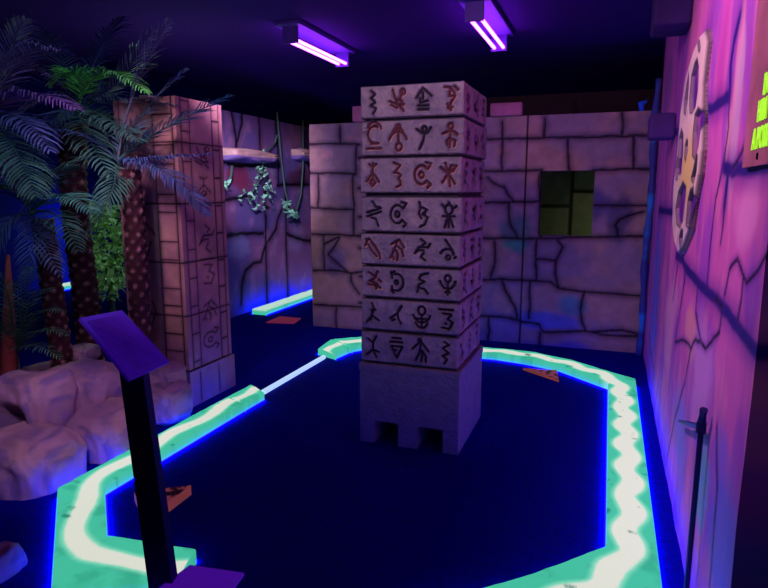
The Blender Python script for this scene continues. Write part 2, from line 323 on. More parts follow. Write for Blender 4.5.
# ------------------------------------------------------------ glyph shapes (unit box, y up)
def arc(cx, cy_, r, a0, a1, n=10, ry=None):
    ry = ry or r; return [(cx+r*math.cos(math.radians(a0+(a1-a0)*i/n)), cy_+ry*math.sin(math.radians(a0+(a1-a0)*i/n))) for i in range(n+1)]
G = {
 'squig': [[(.4, 1), (.6, .85), (.35, .68), (.55, .55)], [(.6, .5), (.35, .35), (.65, .22), (.5, 0)]],
 'slashman': [[(.2, 1), (.35, .6), (.7, .5)], [(.7, .95), (.6, .6), (.75, .3)], [(.05, .5), (.55, .3), (.8, .05)], [(.1, .35), (.45, .2)], [arc(.75, .9, .12, 0, 360)][0], [(.35, .6), (.5, .3), (.8, .35)]],
 'mount': [[(.1, .6), (.45, 1), (.9, .65)], [(.45, .8), (.45, .55)], [(.3, .55), (.3, .38), (.7, .45)], [(.2, .25), (.75, .25)], [(.2, .08), (.75, .08)]],
 'zig': [[(.2, 1), (.5, .95), (.45, .6), (.75, .6), (.4, .1), (.55, 0)], [(.7, 1), (.9, .85)], [(.5, .95), (.7, .7)], [(.35, .25), (.6, .1)]],
 'cbars': [arc(.5, .65, .35, 60, 260), arc(.5, .75, .42, 20, 150), [(.3, .28), (.75, .28)], [(.1, .08), (.9, .08)]],
 'sunman': [arc(.45, .9, .13, 0, 360), arc(.45, .6, .3, 20, 160), arc(.45, .25, .5, 20, 160), arc(.5, .12, .16, 0, 360), [(.45, .75), (.48, .5), (.48, .3)]],
 'yman': [arc(.5, .8, .12, 0, 360), [(.1, .8), (.35, .65), (.65, .65), (.85, .85)], [(.5, .65), (.45, .35), (.25, 0)]],
 'dancer': [arc(.5, .88, .12, 0, 360), [(.1, .6), (.4, .7), (.6, .7), (.85, .55)], [(.5, .75), (.5, .4), (.45, .05)], [(.5, .4), (.75, .3), (.7, .1)], [(.5, .45), (.3, .3), (.35, .15)]],
 'arrow': [[(.3, .95), (.5, .85), (.7, .95)], [(.5, 1), (.5, .45)], [(.15, .25), (.5, .6), (.85, .25)], [(.5, .35), (.65, .2), (.5, .05), (.35, .2), (.5, .35)]],
 'flash': [[(.3, 1), (.65, .9), (.4, .65), (.7, .5), (.55, .35)], [(.3, .6), (.55, .6)], [(.65, .3), (.7, .1), (.45, .0)]],
 'target': [arc(.45, .5, .38, 40, 320), arc(.45, .5, .12, 0, 360), [(.8, .75), (.95, .95), (.7, 1)], [(.75, .25), (.95, .1), (.8, -.02)]],
 'star': [[(.1, .8), (.5, .55), (.9, .85)], [(.2, .2), (.5, .55), (.85, .15)], [(.35, .95), (.5, .55), (.6, .05)], arc(.7, .75, .12, 0, 360)],
 'slashes': [[(.45, 1), (.6, .8), (.85, .78)], [(.1, .55), (.9, .75)], [(.1, .4), (.9, .6)], [(.35, .35), (.6, .3), (.75, .0)]],
 'squigv': [[(.3, 1), (.35, .75), (.25, .55), (.4, .35)], [(.4, .8), (.7, .7), (.45, .5), (.75, .4), (.6, .1), (.35, 0)], [(.6, .6), (.6, .5)]],
 'queen': [arc(.5, .72, .2, 0, 360), [(.15, .9), (.3, .75)], [(.5, 1), (.5, .9)], [(.7, .75), (.9, .85)], [(.5, .5), (.3, 0)], [(.5, .5), (.5, .0)], [(.5, .5), (.75, .02)], [(.2, .45), (.8, .45)]],
 'pill': [[(.1, .9), (.3, .95), (.85, .25), (.9, .05)], [(.2, .7), (.45, .35), (.7, .15)], [(.05, .65), (.15, .9)], [(.4, .8), (.6, .65), (.85, .3)]],
 'runner': [[(.2, .75), (.6, .95), (.9, .6)], [(.5, .9), (.3, .4), (.1, .1)], [(.5, .65), (.75, .5), (.85, .2)], [(.4, .5), (.55, .25), (.5, 0)], [(.2, .25), (.3, .05)]],
 'hook': [[(.45, 1), (.7, .85), (.55, .75)], [(.1, .35), (.35, .65), (.85, .65), (.95, .8)], [(.1, .35), (.3, .5), (.6, .5)], [(.6, .4), (.45, .2), (.7, .05)]],
 'boom': [[(.4, 1), (.75, .55), (.8, .35)], arc(.5, .2, .4, 30, 150), arc(.55, .22, .1, 0, 360), [(.9, .2), (.95, .25)]],
 'scrib': [[(.2, .9), (.6, .7), (.2, .5), (.7, .35)], [(.7, .95), (.45, .55), (.6, .15)], [(.1, .35), (.5, .3), (.85, .2)], [(.75, .6), (.9, .5)]],
 'dtarget': [arc(.4, .5, .4, -120, 110), arc(.4, .5, .1, 0, 360), [(.15, .7), (.1, .95), (.3, 1)], [(.15, .3), (.1, .1), (.25, 0)]],
 'swirl': [[(.8, 1), (.4, .9), (.3, .7), (.6, .6), (.3, .45), (.25, .3), (.6, .25), (.8, .05)], [(.25, .2), (.2, .1)]],
 'ringman': [arc(.5, .8, .16, 0, 360), arc(.5, .75, .42, 190, 350), [(.5, .6), (.5, .05)], [(.3, .35), (.7, .35)], [(.38, .15), (.5, .3), (.62, .15)]],
 'lambman': [[(.4, 1), (.5, .75), (.3, .2)], [(.35, .65), (.6, .7)], [(.1, .1), (.4, .4), (.8, .2)]],
 'lamb': [[(.75, .95), (.5, .6), (.1, .35)], [(.5, .6), (.55, .35), (.7, .15)], [(.2, .25), (.35, .3)]],
 'ankh': [arc(.5, .8, .2, 0, 360), arc(.5, .75, .5, 200, 340), [(.5, .6), (.5, .0)], [(.1, .42), (.9, .42)], arc(.5, .35, .35, 200, 340)],
 'omswirl': [[(.1, .92), (.85, .92)], [(.3, .75), (.75, .7), (.55, .5), (.85, .35), (.65, .05), (.25, .1)], [(.45, .3), (.5, .28)]],
 'fork': [[(.7, 1), (.5, .7), (.5, .3), (.7, .0)], [(.2, .85), (.5, .65)], [(.15, .1), (.5, .35), (.85, .25)]],
 'bartri': [[(.25, .98), (.75, .98)], [(.15, .8), (.85, .8)], [(.2, .6), (.85, .6), (.5, .05), (.2, .6)], [(.25, .45), (.5, .4)]],
 'roofman': [[(.05, .55), (.5, .95), (.95, .5)], [(.5, .8), (.45, .4), (.25, .05)], [(.5, .55), (.6, .3), (.55, 0)], [(.6, .5), (.8, .25), (.8, 0)], arc(.45, .97, .08, 0, 360)],
 'wave': [[(.45, 1), (.7, .88), (.35, .7), (.7, .5), (.35, .35), (.6, .2), (.45, 0)]],
}
ROWS = ['squig slashman mount zig', 'cbars sunman yman dancer', 'arrow flash target star', 'slashes target squigv queen', 'pill runner hook boom', 'scrib dtarget swirl ringman', 'lambman lamb ankh omswirl', 'fork bartri roofman wave']
SIDE = ['squigv slashman swirl', 'squigv ringman roofman', 'swirl star queen', 'swirl star fork', 'squig queen squigv', 'swirl ringman squig', 'squigv swirl queen', 'fork squig flash']
HOT = {(0, 1), (0, 3), (1, 3), (2, 0), (2, 1), (2, 2), (2, 3), (4, 0), (5, 0), (1, 1), (1, 0), (4, 1)}

# ------------------------------------------------------------ the carved pillar
PXA, PXB, PYA, PYB = -1.425, -.805, 3.47, 4.14
ZT = [2.2, 2.004, 1.789, 1.561, 1.341, 1.14, .939, .732, .524]
pil = empty('carved_pillar', ((PXA+PXB)/2, (PYA+PYB)/2, 0), 'tall square grey stone pillar of stacked carved glyph blocks standing inside the glowing course', 'pillar')
def strokes(names, w, h, m=.12, yh=.68, mx=.112):
    out = []; k = len(names)
    for i, nme in enumerate(names):
        gw = min(mx, w/k*.8); gh = h*yh; cx = w*(i+.5)/k*1.0
        out.append([[(cx-gw/2+p[0]*gw, h*.5-gh/2+p[1]*gh) for p in l] for l in G[nme]])
    return out
def relief(row, names, w, h, hot, seed, f=1., mx=.112):
    ST = strokes(names, w, h, mx=mx)
    def fn(u, v):
        d = np.zeros(len(u)); n = fbm(u, v, 6, seed); n2 = fbm(u, v, 30, seed+9)
        col = np.tile(np.array(S('a08e9e')), (len(u), 1)); col = mixc(col, S('c4adb4'), sst(.45, .7, n)*.5); col = mixc(col, S('6a5f86'), sst(.5, .75, n2)*.4)
        for i, ls in enumerate(ST):
            D = sdist(u, v, ls, .05)/f
            d -= .015*(1-sst(.004, .0105, D)); d += .004*np.exp(-((D-.015)/.005)**2)
            col = mixc(col, S('2c2238') if (row, i) not in hot else S('6e3440'), 1-sst(.004, .010, D))
            if (row, i) in hot:
                D2 = sdist(u-.008, v+.006, ls, .05); col = mixc(col, S('ffb49c'), (1-sst(.003, .008, D2))*sst(.005, .011, D)*.8)  # lit pink rim painted as a highlight on one side of the groove
        e = np.minimum(np.minimum(v, h-v), .03); d -= .012*(1-sst(0, .012, e)) 
        e2 = np.minimum(u, w-u); d -= .005*(1-sst(0, .008, e2))
        d += (n2-.5)*.004
        col = mixc(col, S('2e2540'), (1-sst(.0, .010, e))*.8)
        return d, col
    return fn
def relief_block(name, x0, x1, y0, y1, z0, z1, ffn, sfn, step, mt, parent):
    V = []; Fc = []; CC = []; n0 = 0
    for (O, U, w, fn) in [((x0, y0, z0), (1, 0, 0), x1-x0, ffn), ((x1, y0, z0), (0, 1, 0), y1-y0, sfn)]:
        h = z1-z0; nu = int(w/step)+1; nv = int(h/step)+1
        uu, vv = np.meshgrid(np.linspace(0, w, nu), np.linspace(0, h, nv)); u = uu.ravel(); v = vv.ravel(); d, c = fn(u, v)
        N = np.array(Vector(U).cross(Vector((0, 0, 1))))
        V.append(np.array(O)[None]+u[:, None]*np.array(U)+v[:, None]*np.array([0, 0, 1.])+d[:, None]*N); CC.append(c)
        idx = np.arange(nu*nv).reshape(nv, nu)+n0
        Fc += np.stack([idx[:-1, :-1], idx[:-1, 1:], idx[1:, 1:], idx[1:, :-1]], -1).reshape(-1, 4).tolist(); n0 += nu*nv
    def q(*p):
        nonlocal n0
        V.append(np.array(p)); CC.append(np.tile(np.array(S('7a6e90')), (4, 1))); Fc.append([n0, n0+1, n0+2, n0+3]); n0 += 4
    q((x0, y0+.004, z1-.001), (x1-.004, y0+.004, z1-.001), (x1-.004, y1, z1-.001), (x0, y1, z1-.001)); q((x0, y0+.004, z0), (x0, y1, z0), (x1, y1, z0), (x1, y0+.004, z0))
    q((x0, y0+.004, z0), (x0, y0+.004, z1), (x0, y1, z1), (x0, y1, z0)); q((x1-.004, y1, z0), (x0, y1, z0), (x0, y1, z1), (x1-.004, y1, z1))
    a = .02
    b = MB(); b.box(x0+a, x1-a, y0+a, y1-a, z0, z1); V.append(np.array(b.v)); CC.append(np.tile(np.array(S('3a3048')), (8, 1))); Fc += [[i+n0 for i in f] for f in b.f]
    return mesh(name, np.concatenate(V), Fc, mt, parent, np.concatenate(CC), False)
for r in range(8):
    gap = .010 if r != 2 else .02
    z1 = ZT[r]; z0 = ZT[r+1]+gap
    jx = [0, .004, -.003, .002, -.002, .003, 0, -.004][r]
    w = PXB-PXA; 
    ob = relief_block('carved_block', PXA+jx, PXB+jx, PYA+jx, PYB, z0, z1, relief(r, ROWS[r].split(), w, z1-z0, HOT, 200+r), relief(r, SIDE[r].split(), PYB-PYA, z1-z0, set(), 230+r, 1.5, .17), .0042, M['carved'], pil)
    if r == 0: ob['label'] = 'topmost carved block of the pillar'
b = MB(); b.col = S('40364e')
b.box(PXA+.022, PXB-.022, PYA+.022, PYB-.01, .5, 2.18); b.build('core', M['carved'], pil, paint=True)
b = MB(); b.col = S('94859a'); b.box(PXA-.018, PXB+.018, PYA-.018, PYB+.018, .475, .525, .008)
b.build('ledge', M['carved'], pil, paint=True)
b = MB(); b.col = S('94859a')
x0, x1, y0, y1 = PXA-.012, PXB+.012, PYA-.012, PYB+.012
b.box(x0, x1, y0, y1, .15, .478)
for a_, c_ in ((x0, -1.34), (-1.18, -1.055), (-.89, x1)): b.box(a_, c_, y0, y0+.32, 0, .15)
b.box(x0, x1, y0+.32, y1, 0, .15); b.build('plinth', M['carved'], pil, paint=True)['label'] = 'plain stone plinth with two square ball holes'

# ------------------------------------------------------------ left painted pillar
QX0, QX1, QY0, QY1, QH = -3.40, -2.86, 3.6, 4.14, 2.24
lp = empty('painted_pillar', ((QX0+QX1)/2, (QY0+QY1)/2, 0), 'square dusty pink pillar with painted black glyphs behind the palm trunks', 'pillar')
zc = [onY(178, y, QY0).z for y in (204, 263, 316)]
def frontL(u, v, side=False):
    w = .54
    L = [[(0, z-.28), (w, z-.28)] for z in zc+[1.93]]
    L += [[(w*.62, 0), (w*.62, 2.3)], [(w*.93, 0), (w*.93, 2.3)], [(w*.08, 0), (w*.08, 2.3)]]
    k = 0
    for z in np.arange(.1, 2.2, .17):
        k += 1; L.append([(w*.62, z+.04*(k % 2)), (w*.93, z+.04*(k % 2))])
    L += [[(.02, .75), (.12, .82), (.2, .8), (.26, .95)], [(.2, .3), (.26, .42), (.24, .5)], [(.3, 1.0), (.2, 1.1), (.22, 1.2)]]
    D = sdist(u, v, L, .06); return D
def colbase(u, v, D, seed):
    n = fbm(u, v, 3, seed); col = np.tile(np.array(S('d08e88')), (len(u), 1)); col = mixc(col, S('a86a8c'), sst(.4, .7, n)*.7)
    col = mixc(col, S('7a4660'), (1-sst(0, .03, D))*.5); col = mixc(col, S('150812'), 1-sst(.0025, .006, D)); return -.004*(1-sst(.002, .007, D)), col
def f_front(u, v): return colbase(u, v, frontL(u, v), 301)
def f_side(u, v):
    w = QY1-QY0
    L = [[(0, z-.28), (w, z-.28)] for z in zc+[1.93]]+[[(w*a, 0), (w*a, 2.3)] for a in (.1, .27, .76, .92)]
    k = 0
    for z in np.arange(.05, 2.2, .21):
        k += 1; L.append([(w*.1, z), (w*.27, z)]); L.append([(w*.76, z+.1), (w*.92, z+.1)])
    for nme, y in zip(('slashman', 'arrow', 'fork', 'hook', 'omswirl', 'runner', 'target'), (158, 187, 200, 240, 272, 312, 342)):
        P = onX(203, y, QX1); cx = w*.52; gw = .22; gh = .16 if nme not in ('omswirl', 'hook') else .22; cz = P.z-.28
        L += [[(cx-gw/2+p[0]*gw, cz-gh/2+p[1]*gh) for p in l] for l in G[nme]]
    return colbase(u, v, sdist(u, v, L, .06), 311)
relief_block('shaft', QX0, QX1, QY0, QY1, .28, QH, lambda u, v: f_front(u, v), lambda u, v: f_side(u, v), .007, M['stone'], lp)
relief_block('pedestal', QX0-.015, QX1+.015, QY0-.015, QY1+.015, 0, .27, lambda u, v: colbase(u, v, sdist(u, v, [[(.15, .02), (.16, .24)], [(.4, .02), (.4, .24)]], .05), 321), lambda u, v: colbase(u, v, sdist(u, v, [[(.12, .02), (.12, .24)], [(.36, .02), (.35, .24)]], .05), 322), .01, M['stone'], lp)

# ------------------------------------------------------------ glowing curbs
CH = .07
def curb(name, pairs, label, wave=True, seed=0, t0=0., group='glowing turquoise course borders', strips=(1, 1), amp=.06, hwid=.17, lam=.42):
    pairs = [(Vector((*a, 0)), Vector((*b_, 0))) for a, b_ in pairs]
    root = empty(name, (pairs[0][0]+pairs[0][1])/2, label, 'curb', group)
    seg = []; acc = t0
    for (a0, b0), (a1, b1) in zip(pairs[:-1], pairs[1:]):
        L = ((a1+b1)/2-(a0+b0)/2).length; n = max(2, int(L/.010))
        for i in range(n): seg.append((a0.lerp(a1, i/n), b0.lerp(b1, i/n), acc+L*i/n))
        acc += L
    seg.append((pairs[-1][0], pairs[-1][1], acc))
    m = 40; rng = [(-.0, 0.), (.0, .6), (.0, .85), (.03, 1.)]+[(.03+.94*i/m, 1.) for i in range(1, m)]+[(.97, 1.), (1., .85), (1., .6), (1., 0.)]
    k = len(rng); V = []; s_ = []; t_ = []; zz = []
    for a, b_, t in seg:
        for (s, z) in rng:
            p = a.lerp(b_, s); V.append((p.x, p.y, z*CH)); s_.append(s); t_.append(t); zz.append(z)
    V = np.array(V); s_ = np.array(s_); t_ = np.array(t_); zz = np.array(zz)
    w = .21
    nn = fbm(V[:, 0], V[:, 1], 9, 400+seed); top = zz >= .99
    V[:, 2] += np.where(top, (nn-.5)*.012, 0)
    mid = [(a*.47+b_*.53) for a, b_ in pairs]; cl = [Vector(p[:2]) for p in mid]
    e0 = (cl[0]-cl[1]).normalized()*.3; cl = [cl[0]+e0]+cl+[cl[-1]+(cl[-1]-cl[-2]).normalized()*.3]
    for it in range(3):
        nw = [cl[0]]
        for p, q2 in zip(cl[:-1], cl[1:]): nw += [p.lerp(q2, .14 if it == 0 else .25), p.lerp(q2, .86 if it == 0 else .75)]
        cl = nw+[cl[-1]]
    rs = []; acc2 = 0
    for p, q2 in zip(cl[:-1], cl[1:]):
        L = (q2-p).length; m2 = max(1, int(L/.02))
        for i in range(m2):
            nrm = Vector((-(q2-p).y, (q2-p).x)).normalized(); tt = acc2+L*i/m2
            rs.append((p.lerp(q2, i/m2)+nrm*(amp*w*math.sin(tt*2*math.pi/lam+seed)), tt))
        acc2 += L
    cx_ = np.array([p.x for p, _ in rs]); cy2 = np.array([p.y for p, _ in rs]); ct = np.array([t for _, t in rs])
    dd = np.empty(len(V))
    for i in range(0, len(V), 4000):
        dx = V[i:i+4000, 0][:, None]-cx_; dy = V[i:i+4000, 1][:, None]-cy2; d2 = np.hypot(dx, dy); k2 = d2.argmin(1)
        tt = ct[k2]; dd[i:i+4000] = d2[np.arange(len(k2)), k2]/w-(hwid+.018*np.sin(tt*2*math.pi/(lam*.8)+1.2+seed))
    dd = dd+(nn-.5)*.02
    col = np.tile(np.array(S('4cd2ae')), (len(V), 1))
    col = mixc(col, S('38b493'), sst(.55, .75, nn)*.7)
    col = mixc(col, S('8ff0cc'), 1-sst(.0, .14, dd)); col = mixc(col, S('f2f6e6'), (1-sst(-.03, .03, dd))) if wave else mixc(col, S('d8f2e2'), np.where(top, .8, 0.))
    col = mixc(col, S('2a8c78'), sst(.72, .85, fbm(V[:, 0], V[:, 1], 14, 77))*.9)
    idx = np.arange(len(seg)*k).reshape(len(seg), k)
    q = np.stack([idx[:-1, :-1], idx[:-1, 1:], idx[1:, 1:], idx[1:, :-1]], -1).reshape(-1, 4).tolist()
    q += [idx[0, ::-1].tolist(), idx[-1].tolist()]
    mesh('border', V, q, M['curb'], root, col)
    for sd in (0, 1):  # glowing strips added to cast blue light on floor and walls
        if not strips[sd]: continue
        b = MB(); pts = []
        for pr in pairs:
            d = (pr[1-sd]-pr[sd]).normalized(); pts.append(pr[sd]-d*.005)
        for p, q2 in zip(pts[:-1], pts[1:]):
            b.tube([p+Vector((0, 0, .007)), q2+Vector((0, 0, .007))], .006, 6)
        b.build('added_glow_strip', M['strip'], root)['label'] = 'thin blue light line added along the foot of the border'
    return root
curb('course_border', [((-2.42, 3.63), (-2.625, 3.70)), ((-2.42, 2.31), (-2.625, 2.2)), ((-2.05, 1.95), (-1.97, 1.58)), ((-1.6, 1.99), (-1.545, 1.78))],
     'long glowing turquoise border with a white wavy band, along the boulders on the left', seed=1, amp=.11, hwid=.21, lam=.6)
curb('course_border', [((-2.415, 3.90), (-2.62, 4.03)), ((-2.42, 3.645), (-2.625, 3.715))], 'short glowing turquoise end block below the painted pink pillar', seed=1, t0=.15)
curb('course_border', [((-2.38, 5.14), (-2.62, 5.24)), ((-2.34, 5.40), (-2.66, 5.62))], 'small glowing turquoise end block at the far left corner of the course', wave=True, seed=2)
curb('course_border', [((-2.33, 5.42), (-2.64, 5.64)), ((-2.20, 5.60), (-2.40, 5.86)), ((-.95, 5.63), (-.93, 5.85)), ((-.66, 5.57), (-.6, 5.83)), ((-.34, 5.44), (-.25, 5.66)), ((.06, 5.07), (.27, 5.25)), ((.065, 2.64), (.275, 2.38)), ((-.22, 2.32), (-.06, 1.98)), ((-.6, 1.97), (-.42, 1.6))],
     'longest glowing turquoise border, sweeping from behind the carved pillar to the bottom right', seed=3, amp=.10, hwid=.255, lam=.34)
curb('course_border', [((-4.10, 6.75), (-4.32, 6.75)), ((-4.10, 8.9), (-4.32, 8.9))], 'distant pale glowing border along the foot of the left mural wall', wave=False, seed=4)
curb('course_border', [((-8.2, 7.35), (-8.5, 7.35)), ((-8.2, 8.35), (-8.5, 8.35))], 'far glowing white border seen between the palm trunks', wave=False, seed=5)
b = MB(); b.tube([(-2.5, 4.02, .022), (-2.5, 5.12, .022)], .022, 8)
tag(b.build('floor_rail', M['white_rail']), 'thin straight white glowing rail joining two turquoise end blocks', 'rail')

# ------------------------------------------------------------ boulders
def boulder(px, py, Y, wx, wz, dy, seed, label, lift=None, sq=.62, hollow=None):
    c = onY(px, py, Y); dep = (c-CAM).dot(FW); rx = wx/2*dep/F; rz = wz/2*dep/F; ry = dy
    bm = bmesh.new(); bmesh.ops.create_icosphere(bm, subdivisions=5, radius=1)
    P = np.array([v.co[:] for v in bm.verts]); fc = [[v.index for v in f.verts] for f in bm.faces]; bm.free()
    Q = np.sign(P)*np.abs(P)**sq
    n = fbm(P[:, 0]+P[:, 2]*.7+seed, P[:, 1]-P[:, 2]*.5, 1.1, seed)-.5; n2 = fbm(P[:, 0]*1.3+P[:, 1]+seed, P[:, 2]*1.3+P[:, 1]*.3, 3., seed+3)-.5
    f1 = vnoise(P[:, 0]*1.2+seed, P[:, 1]+P[:, 2]*1.3, 1.5, seed+8); Q = Q*(1+.5*n+.09*n2-.10*np.abs(f1-.5))[:, None]
    if hollow: 
        hd = np.linalg.norm(P-np.array(Vector(hollow).normalized()), axis=1); Q = Q*(1-.55*(1-sst(.25, .55, hd)))[:, None]
    W = Q*np.array([rx, ry, rz])+np.array(c)
    W[:, 2] = np.maximum(W[:, 2], -.01)
    col = np.tile(np.array(S('ac84a0')), (len(W), 1)); col = mixc(col, S('c49a9a'), sst(.02, .15, n)*.6); col = mixc(col, S('6a5a98'), sst(0., .18, n2)*.6)
    W0 = Vector((float(W[:, 0].mean()), float(W[:, 1].mean()), float(W[:, 2].min())))
    o = mesh('boulder', W-np.array(W0), fc, M['rock'], None, col, True); o.location = W0
    return tag(o, label, 'rock', 'boulders beside the palms')
boulder(30, 470, 2.33, 92, 78, .22, 501, 'lowest big mauve boulder, nearest the left corner of the glowing border')
boulder(103, 442, 2.80, 84, 76, .24, 502, 'rounded mauve boulder on the floor directly left of the sign post')
boulder(165, 402, 3.28, 42, 44, .17, 503, 'small mauve boulder between the sign post and painted pillar')
boulder(36, 412, 2.62, 72, 86, .22, 504, 'upright mauve boulder with a dark hollow at the left edge', lift=1, hollow=(.12, -.9, -.15))
boulder(88, 400, 3.0, 90, 74, .24, 505, 'broad topped mauve boulder at the foot of the palm trunks', lift=1)
boulder(163, 378, 3.38, 42, 30, .13, 506, 'small boulder perched behind the sign post', lift=1)
boulder(-9, 586, 1.62, 44, 84, .13, 507, 'blue lit boulder in the bottom left corner')
boulder(56, 376, 3.25, 60, 26, .16, 508, 'low dark boulder under the left palm fronds', lift=1)
boulder(84, 352, 3.35, 22, 16, .1, 509, 'small pale stone between two palm trunks', lift=1)

# ------------------------------------------------------------ palms
def trunk(pxs, Y, wpx, parent, seed):
    """pxs: list of pixel points from the foot up"""
    P = [onY(x, y, Y) for x, y in pxs]; base = P[0].copy(); base.z = 0; P = [base]+P
    dep = (P[1]-CAM).dot(FW); r = wpx/2*dep/F
    # resample
    pts = []; 
    for a, b_ in zip(P[:-1], P[1:]):
        n = max(2, int((b_-a).length/.012)); pts += [a.lerp(b_, i/n) for i in range(n)]
    pts.append(P[-1]); nt = 36; V = []; col = []; acc = 0
    for i, p in enumerate(pts):
        if i: acc += (p-pts[i-1]).length
        for k in range(nt):
            a = 2*math.pi*k/nt
            s = (k/nt*5+acc/.10+.12*math.sin(acc*23+seed)) ; t = (k/nt*5-acc/.10+.1*math.sin(acc*17+2*seed))
            fa = abs((s % 1)-.5)*2; fb = abs((t % 1)-.5)*2
            q = max(0, 1-max(fa, fb)); h = q**.6
            rr = r*(.74+.34*h); V.append((p.x+rr*math.cos(a), p.y+rr*math.sin(a), p.z+h*.01))
            g = min(1, max(0, (h-.66)*3.5)); hh = .25+1.1*((math.floor(s)*7+math.floor(t)*13+seed) % 5)/5
            c0 = S('4a1e2c'); c1 = S('c88488'); col.append([c0[j]*(1-g)+c1[j]*g*hh for j in range(3)])
    idx = np.arange(len(pts)*nt).reshape(len(pts), nt)
    q = np.stack([idx[:-1], np.roll(idx, -1, 1)[:-1], np.roll(idx, -1, 1)[1:], idx[1:]], -1).reshape(-1, 4).tolist()+[idx[-1].tolist()]
    return mesh('trunk', V, q, M['trunk'], parent, np.array(col), True)
def bez(a, b_, c, t): return a*(1-t)**2+b_*2*t*(1-t)+c*t*t
def frond(a, ctrl, c, leaf, n, col, parent, seed, droop=.35, wid=.009, side=None, first=.10):
    r = random.Random(seed); mb = MB(); mb.col = S(col) if isinstance(col, str) else col
    pts = [bez(a, ctrl, c, i/16) for i in range(17)]; base = mb.col
    mb.col = tuple(x*.6 for x in base); mb.tube(pts, [.009*(1-i/18) for i in range(17)], 5)
    for i in range(n):
        t = first+(1-first)*i/(n-1)*.995; p = bez(a, ctrl, c, t); tg = (bez(a, ctrl, c, min(1, t+.02))-bez(a, ctrl, c, t-.02)).normalized()
        sd = tg.cross(Vector((0, 0, 1))); sd = sd.normalized() if sd.length > .05 else Vector((1, 0, 0))
        upv = sd.cross(tg).normalized()
        if side is not None: sd = (sd*(1-abs(side))+upv*side).normalized()
        L = leaf*(math.sin(math.pi*min(1, .18+.80*t))**.6)*r.uniform(.85, 1.1)
        for sg in (-1, 1):
            d0 = (sd*sg*.8+tg*(.55+.35*t)+upv*r.uniform(-.02, .22)).normalized()
            d1 = (d0+Vector((0, 0, -droop*2))+tg*.2).normalized()
            wv = d0.cross(upv).normalized(); wv = (wv+upv*r.uniform(-.4, .4)).normalized()
            q = [p, p+d0*L*.4, p+d0*L*.78+d1*L*.08, p+d0*L*.95+d1*L*.38]
            ws = [wid*.4, wid*.75, wid*.6, .001]; f = r.uniform(.65, 1.25); mb.col = tuple(x*f for x in base)
            v = []
            for m_, w_ in zip(q, ws): v += [m_-wv*w_, m_+wv*w_]
            mb.add(v, [(0, 1, 3, 2), (2, 3, 5, 4), (4, 5, 7, 6)])
    return mb.build('frond', M['frond'], parent, paint=True)
GR = '4f7a72'; BLg = '5a6aa8'; PUg = '8a6aa8'; GL = '7ae070'; TE = '5a9a90'  # blue, purple and bright green tints put coloured light into the fronds
# crown px, trunk px, plane Y, fronds: (tip px, tip Y, mid px, colour, leaf length, n)
def palm(name, label, Y, tpx, tw, crown, fr, seed):
    cw = onY(crown[0], crown[1], Y); b0 = onY(*tpx[0], Y); b0.z = 0
    root = empty(name, b0, label, 'palm tree', 'artificial palms behind the boulders')
    if tw: trunk(tpx, Y, tw, root, seed)
    for k, (mx, my, tx, ty, TY, colr, leaf, n, dr) in enumerate(fr):
        n = int(n*.8)
        tip = onY(tx, ty, TY); mid = onY(mx, my, (Y+TY)/2); ctrl = mid*2-(cw+tip)*.5
        frond(cw, ctrl, tip, leaf, n, colr, root, seed*50+k, dr)
    return root
palm('palm_tree', 'palm with the right-hand slim trunk in front of the painted pink pillar', 3.30, [(146, 395), (143, 345), (138, 280), (135, 225), (130, 170)], 20, (118, 160),
     [(150, 158, 215, 153, 3.35, BLg, .15, 40, .9), (165, 172, 206, 214, 3.2, BLg, .17, 44, .6), (165, 128, 230, 96, 3.5, TE, .17, 44, .25), (70, 165, 20, 215, 2.9, GR, .2, 36, .5),
      (135, 90, 168, 22, 3.5, '7a80a0', .22, 40, .3), (110, 195, 86, 235, 3.0, GR, .16, 30, .6), (140, 118, 185, 70, 3.7, '5a7a9a', .2, 36, .4), (60, 130, 0, 150, 3.0, BLg, .22, 36, .6),
      (90, 110, 60, 78, 3.6, '40606a', .2, 36, .4)], 1)
palm('palm_tree', 'palm with the thick middle trunk between two slimmer ones', 3.5, [(92, 395), (90, 340), (84, 280), (77, 230), (72, 170), (75, 125)], 25, (78, 105),
     [(105, 72, 145, 92, 3.3, GL, .17, 44, .55), (75, 74, 50, 84, 3.3, GL, .16, 34, .7), (115, 85, 152, 30, 3.6, '6a78a8', .2, 40, .4), (40, 70, 0, 62, 3.2, PUg, .2, 40, .8), (45, 100, 0, 125, 3.1, '6a5aa0', .22, 40, .8),
      (110, 120, 140, 140, 3.2, GR, .17, 36, .6), (60, 55, 40, 28, 3.7, '4a5c86', .18, 36, .5), (120, 100, 175, 105, 3.6, '46607a', .2, 36, .6), (50, 125, 20, 175, 3.0, BLg, .2, 36, .5), (100, 50, 120, 18, 3.9, '4458a0', .2, 30, .5), (85, 130, 110, 175, 3.1, GR, .18, 30, .6)], 2)
palm('palm_tree', 'palm with the left slim trunk whose fronds droop at the left edge', 3.15, [(66, 395), (60, 345), (52, 290), (47, 250), (42, 220)], 21, (30, 215),
     [(60, 195, 92, 212, 2.9, TE, .17, 36, .5), (50, 180, 80, 165, 3.0, GR, .16, 36, .5), (10, 190, -30, 200, 3.0, GR, .2, 34, .7), (55, 215, 78, 250, 2.8, GR, .15, 30, .6), (5, 225, -15, 270, 2.8, BLg, .18, 34, .6),
      (15, 175, -20, 130, 3.1, PUg, .2, 36, .6), (35, 230, 20, 290, 2.8, BLg, .13, 28, .5), (30, 160, 55, 120, 3.3, '5a5a9a', .2, 36, .5), (40, 235, 60, 275, 2.9, '7a80b0', .12, 26, .5)], 3)
